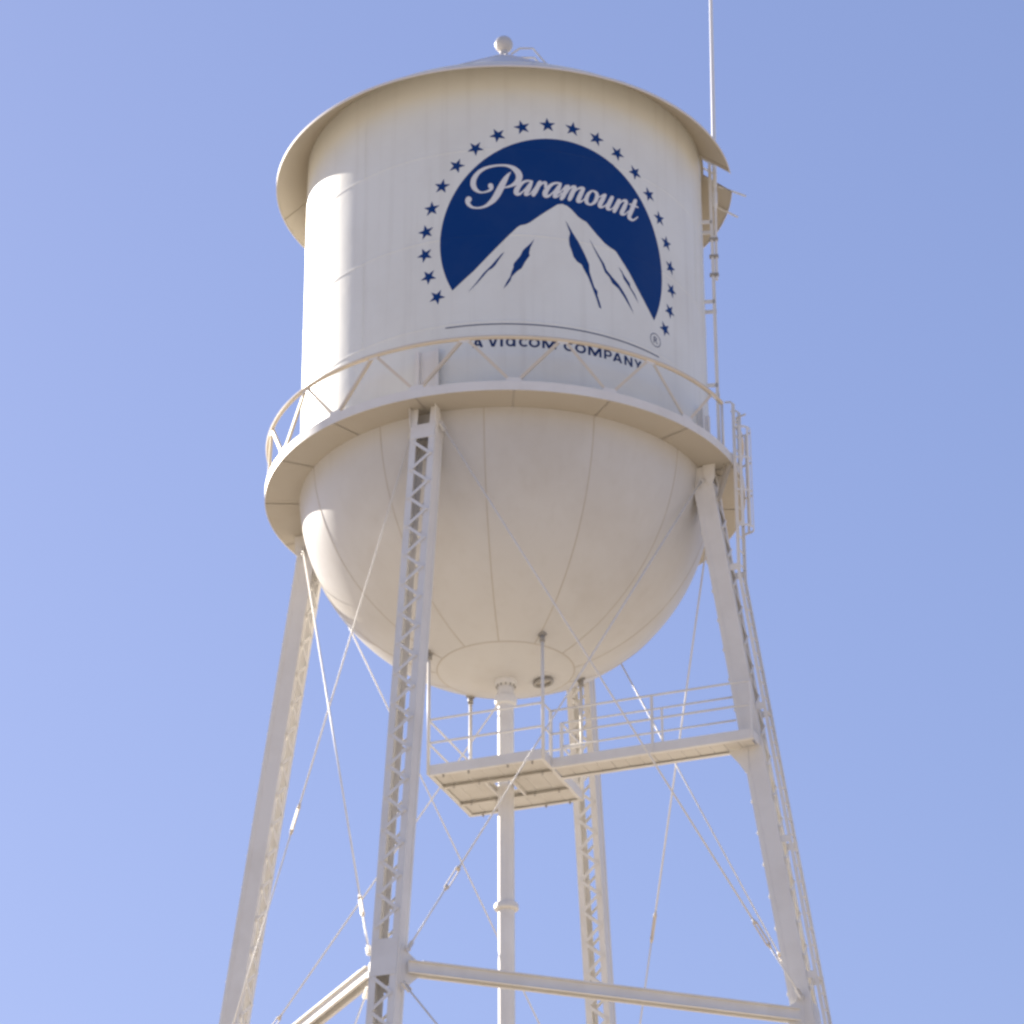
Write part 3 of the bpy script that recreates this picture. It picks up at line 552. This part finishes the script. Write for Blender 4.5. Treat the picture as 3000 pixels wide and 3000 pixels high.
# platform guard rails and hangers
RT, RM = ZP+1.12, ZP+.65
W_A, W_B = -.66, -.06
def rail(pts, r, parent): mb = MB(); mb.tube(pts, r, 8); mb.build('guard_rail', M_STEEL, parent)
def post(p, z0, z1, parent, w=.028): mb = MB(); mb.box((p.x, p.y, (z0+z1)/2), (E1, E2, EZ), (w, w, (z1-z0)/2)); mb.build('rail_post', M_STEEL, parent)
for z in (RT, RM):
    rail([PT(HA, W_A, z), PT(HA, -HB, z), PT(-HA, -HB, z), PT(-HA, HB, z), PT(HA, HB, z), PT(HA, W_B, z)], .024, plat)
for a, b in ((HA, W_A), (HA, W_B)): post(PT(a, b, 0), ZP+.1, RT, plat)
for a, b in ((HA, -HB), (-HA, -HB), (-HA, HB), (HA, HB)):
    rr = hypot(a, b); zt = ZC-sqrt(R*R-rr*rr)
    mb = MB(); mb.tube([PT(a, b, ZP+.02), PT(a, b, zt+.03)], .034, 10); hg = mb.build('hanger_rod', M_STEEL, plat)
    n_ = (PT(a, b, zt)-Vector((0, 0, ZC))).normalized(); mb = MB(); mb.box(PT(a, b, zt)+n_*.02, (n_, n_.orthogonal().normalized(), n_.cross(n_.orthogonal().normalized())), (.02, .06, .06)); mb.tube([PT(a, b, zt-.16), PT(a, b, zt-.05)], .055, 10); mb.build('hanger_clamp', M_CLAMP, hg)
# riser bracing under the platform
for a, b in ((.24, 0), (-.24, 0)):
    mb = MB(); mb.box(PT(a, 0, ZP+.0), (E1, E2, EZ), (.02, .44, .03)); mb.build('riser_guide', M_STEEL, plat)
# walkway
WE = 5.0
mb = MB()
for b, s_ in ((W_A, 1), (W_B, -1)):
    e = WE if s_ > 0 else 4.60
    mb.box(PT((HA+.01+e)/2, b, ZP+.075), (E1, E2, EZ), ((e-HA-.01)/2, .007, .095)); mb.box(PT((HA+.01+e)/2, b+s_*.045, ZP-.014), (E1, E2, EZ), ((e-HA-.01)/2-.01, .038, .006))
mb.box(PT(WE+.002, (W_A-.235)/2, ZP+.07), (E1, E2, EZ), (.007, (-.235-W_A)/2, .085))
walk = mb.build('walkway_frame', M_STEEL, tower)
k = 0; a = HA+.16
while a < WE-.1:
    b1 = W_B if a < 4.55 else -.245
    mb = MB(); mb.box(PT(a, (W_A+b1)/2, ZP+.03+random.uniform(-.003, .003)), (E1, E2, EZ), (.128, (b1-W_A)/2-.014, .014)); mb.build('plank', M_PLANK, walk); a += .27
for z in (RT, RM):
    rail([PT(HA, W_A, z), PT(WE, W_A, z)], .022, walk); rail([PT(HA, W_B, z), PT(4.52, W_B, z)], .019, walk)
for a in (3.1, WE-.02): post(PT(a, W_A, 0), ZP+.02, RT, walk, .022)
post(PT(3.1, W_B, 0), ZP+.02, RT, walk, .018)
mb = MB(); g = lambda a, z: PT(a, -.25, z)
mb.prism([g(4.42, ZP-.022), g(4.78, ZP-.022), g(4.78, ZP-.5), g(4.72, ZP-.5), g(4.60, ZP-.30), g(4.46, ZP-.12)], E2, .014); mb.build('knee_gusset', M_STEEL, walk)

# -- ladder up the right leg, caged where it passes the balcony
LR = lambda z: RHO0+LEAN*(ZT-z)+WR/2+.17
ZL1, ZL2 = ZR-2.35, ZR+1.25
mb = MB()
for s_ in (-1, 1):
    t = E2*(s_*.19)
    lo, mi, hi = CY(AW, LR(.3), .3)+t, CY(AW, LR(ZL1), ZL1)+t, CY(AW, LR(ZL1)+.0, ZL2)+t
    mb.bar(lo, mi, .014, .065, E1); mb.bar(mi, hi, .014, .065, E1)
    mb.tube([hi, hi+EZ*.06-E1*.05, hi+EZ*.07-E1*.16], .02, 8)
lad = mb.build('access_ladder', M_STEEL, tower); lad['label'] = 'narrow steel ladder climbing the outside of the right leg'
rung_me = None
mbr = MB(); mbr.tube([Vector((-.185, 0, 0)), Vector((.185, 0, 0))], .012, 6); rung_me = mbr.mesh('rung', M_STEEL)
RM_ = Matrix((E2, E1, EZ)).transposed().to_4x4()
z = ZR-13.4
while z < ZL2-.05:
    r = LR(z) if z < ZL1 else LR(ZL1)
    M_ = RM_.copy(); M_.translation = CY(AW, r, z); link('rung', rung_me, lad, M_); z += .305
for z in (ZR-2.2, ZR-5.1, ZR-7.75, ZR-10.35, ZR-13.0):
    for s_ in (-1, 1):
        r = LR(z) if z < ZL1 else LR(ZL1)
        mb = MB(); mb.bar(CY(AW, RHO0+LEAN*(ZT-z)+WR/2, z)+E2*(s_*.2), CY(AW, r+.03, z)+E2*(s_*.2), .014, .13, EZ); mb.build('ladder_bracket', M_STEEL, lad)
# cage
cr_ = LR(ZL1); cage = None
def hoop(z, rad=.20):
    return [CY(AW, cr_+.02, z)+E2*(-.24)] + [CY(AW, cr_+.06+rad*sin(pi*j/12), z)-E2*(rad*cos(pi*j/12)) for j in range(13)] + [CY(AW, cr_+.02, z)+E2*.24]
mb = MB()
for j in (1, 4, 6, 8, 11):
    a_, b_ = hoop(ZR-1.35)[1+j], hoop(ZR+.75)[1+j]; mb.bar(a_, b_, .05, .008, (a_-CY(AW, cr_+.06, a_.z)))
cage = mb.build('ladder_cage', M_STEEL, tower)
for z in (ZR-1.35, ZR-.6, ZR+.1, ZR+.75):
    mb = MB(); H = hoop(z)
    for i in range(len(H)-1):
        mb.bar(H[i], H[i+1], .045, .007, (H[i]+H[i+1])/2-CY(AW, cr_+.1, z))
    mb.build('cage_hoop', M_STEEL, cage)
# gate posts either side of the opening in the hand rail
for s_ in balc_gap:
    mb = MB(); mb.tube([CY(s_, RO-.03, ZR+.02), CY(s_, RO-.03, HR)], .026, 8); mb.build('gate_post', M_STEEL, balc)
mb = MB(); mb.tube([CY(balc_gap[1], RO-.03, HR), CY(AW+.04, RO+.02, HR+.03), CY(AW+.02, RO+.22, HR+.02)], .02, 8); mb.build('gate_handle', M_STEEL, balc)

# -- ladder on the side of the tank
TL = 4.19; e1, e2 = ER(LAD), ET(LAD)
mb = MB()
for s_ in (-1, 1):
    p = CY(LAD, TL, ZR+.03)+e2*(s_*.20); mb.bar(p, CY(LAD, TL, Z_EAVE+.75)+e2*(s_*.20), .014, .055, e1)
tl = mb.build('tank_ladder', M_STEEL, tower); tl['label'] = 'vertical ladder on the right flank of the tank'
RM2 = Matrix((e2, e1, EZ)).transposed().to_4x4(); z = ZR+.3
while z < Z_EAVE+.7:
    M_ = RM2.copy(); M_.translation = CY(LAD, TL, z); link('rung', rung_me, tl, M_); z += .305
for z in (ZR+.42, ZR+2.35, ZR+4.25, ZR+6.1):
    for s_ in (-1, 1):
        mb = MB(); mb.bar(CY(LAD, R-.02, z)+e2*(s_*.20), CY(LAD, TL+.035, z)+e2*(s_*.20), .014, .085, EZ); mb.build('ladder_bracket', M_STEEL, tl)

# ------------------------------------------------------------------ antenna mast clamped to the tank ladder
ma = bpy.data.objects.new('antenna_mast', None); COL.objects.link(ma)
AM = radians(81.8); base = CY(AM, 4.265, ZR+4.75)
ma.location = base; tag(ma, 'slender white whip antenna rising from the ladder at the right of the tank', 'antenna')
ld = Vector((.012, 0, 1)).normalized()
mb = MB(); mb.tube([ld*0, ld*.12, ld*.9, ld*1.6], .028, 10); mb.build('lower_tube', M_STEEL, ma)
mb = MB(); mb.tube([ld*1.6, ld*1.72, ld*1.74, ld*2.05, ld*2.07, ld*2.2], [.026, .03, .046, .046, .036, .036], 12); mb.build('collar', M_MAST, ma)
mb = MB(); mb.tube([ld*2.2, ld*2.7, ld*6.0, ld*11.0], [.042, .044, .036, .026], 12); mb.build('whip', M_MAST, ma)
for h in (.12, .55, .95):
    mb = MB(); p = ld*h; mb.box(p-e1*.05, (e1, e2, EZ), (.09, .05, .022)); mb.tube([p-EZ*.03, p+EZ*.03], .045, 10); mb.build('clamp', M_CLAMP, ma)
# small outrigger sticks at the notch of the eave
for d_, zo, L_ in ((radians(89.6), .03, .30), (radians(98), -.03, .22)):
    mb = MB(); mb.bar(CY(d_, R_EAVE-.25, zr(R_EAVE-.25)-.05+zo), CY(d_, R_EAVE+L_, Z_EAVE-.10+zo), .03, .03, EZ); mb.build('eave_outrigger', M_STEEL, roof)
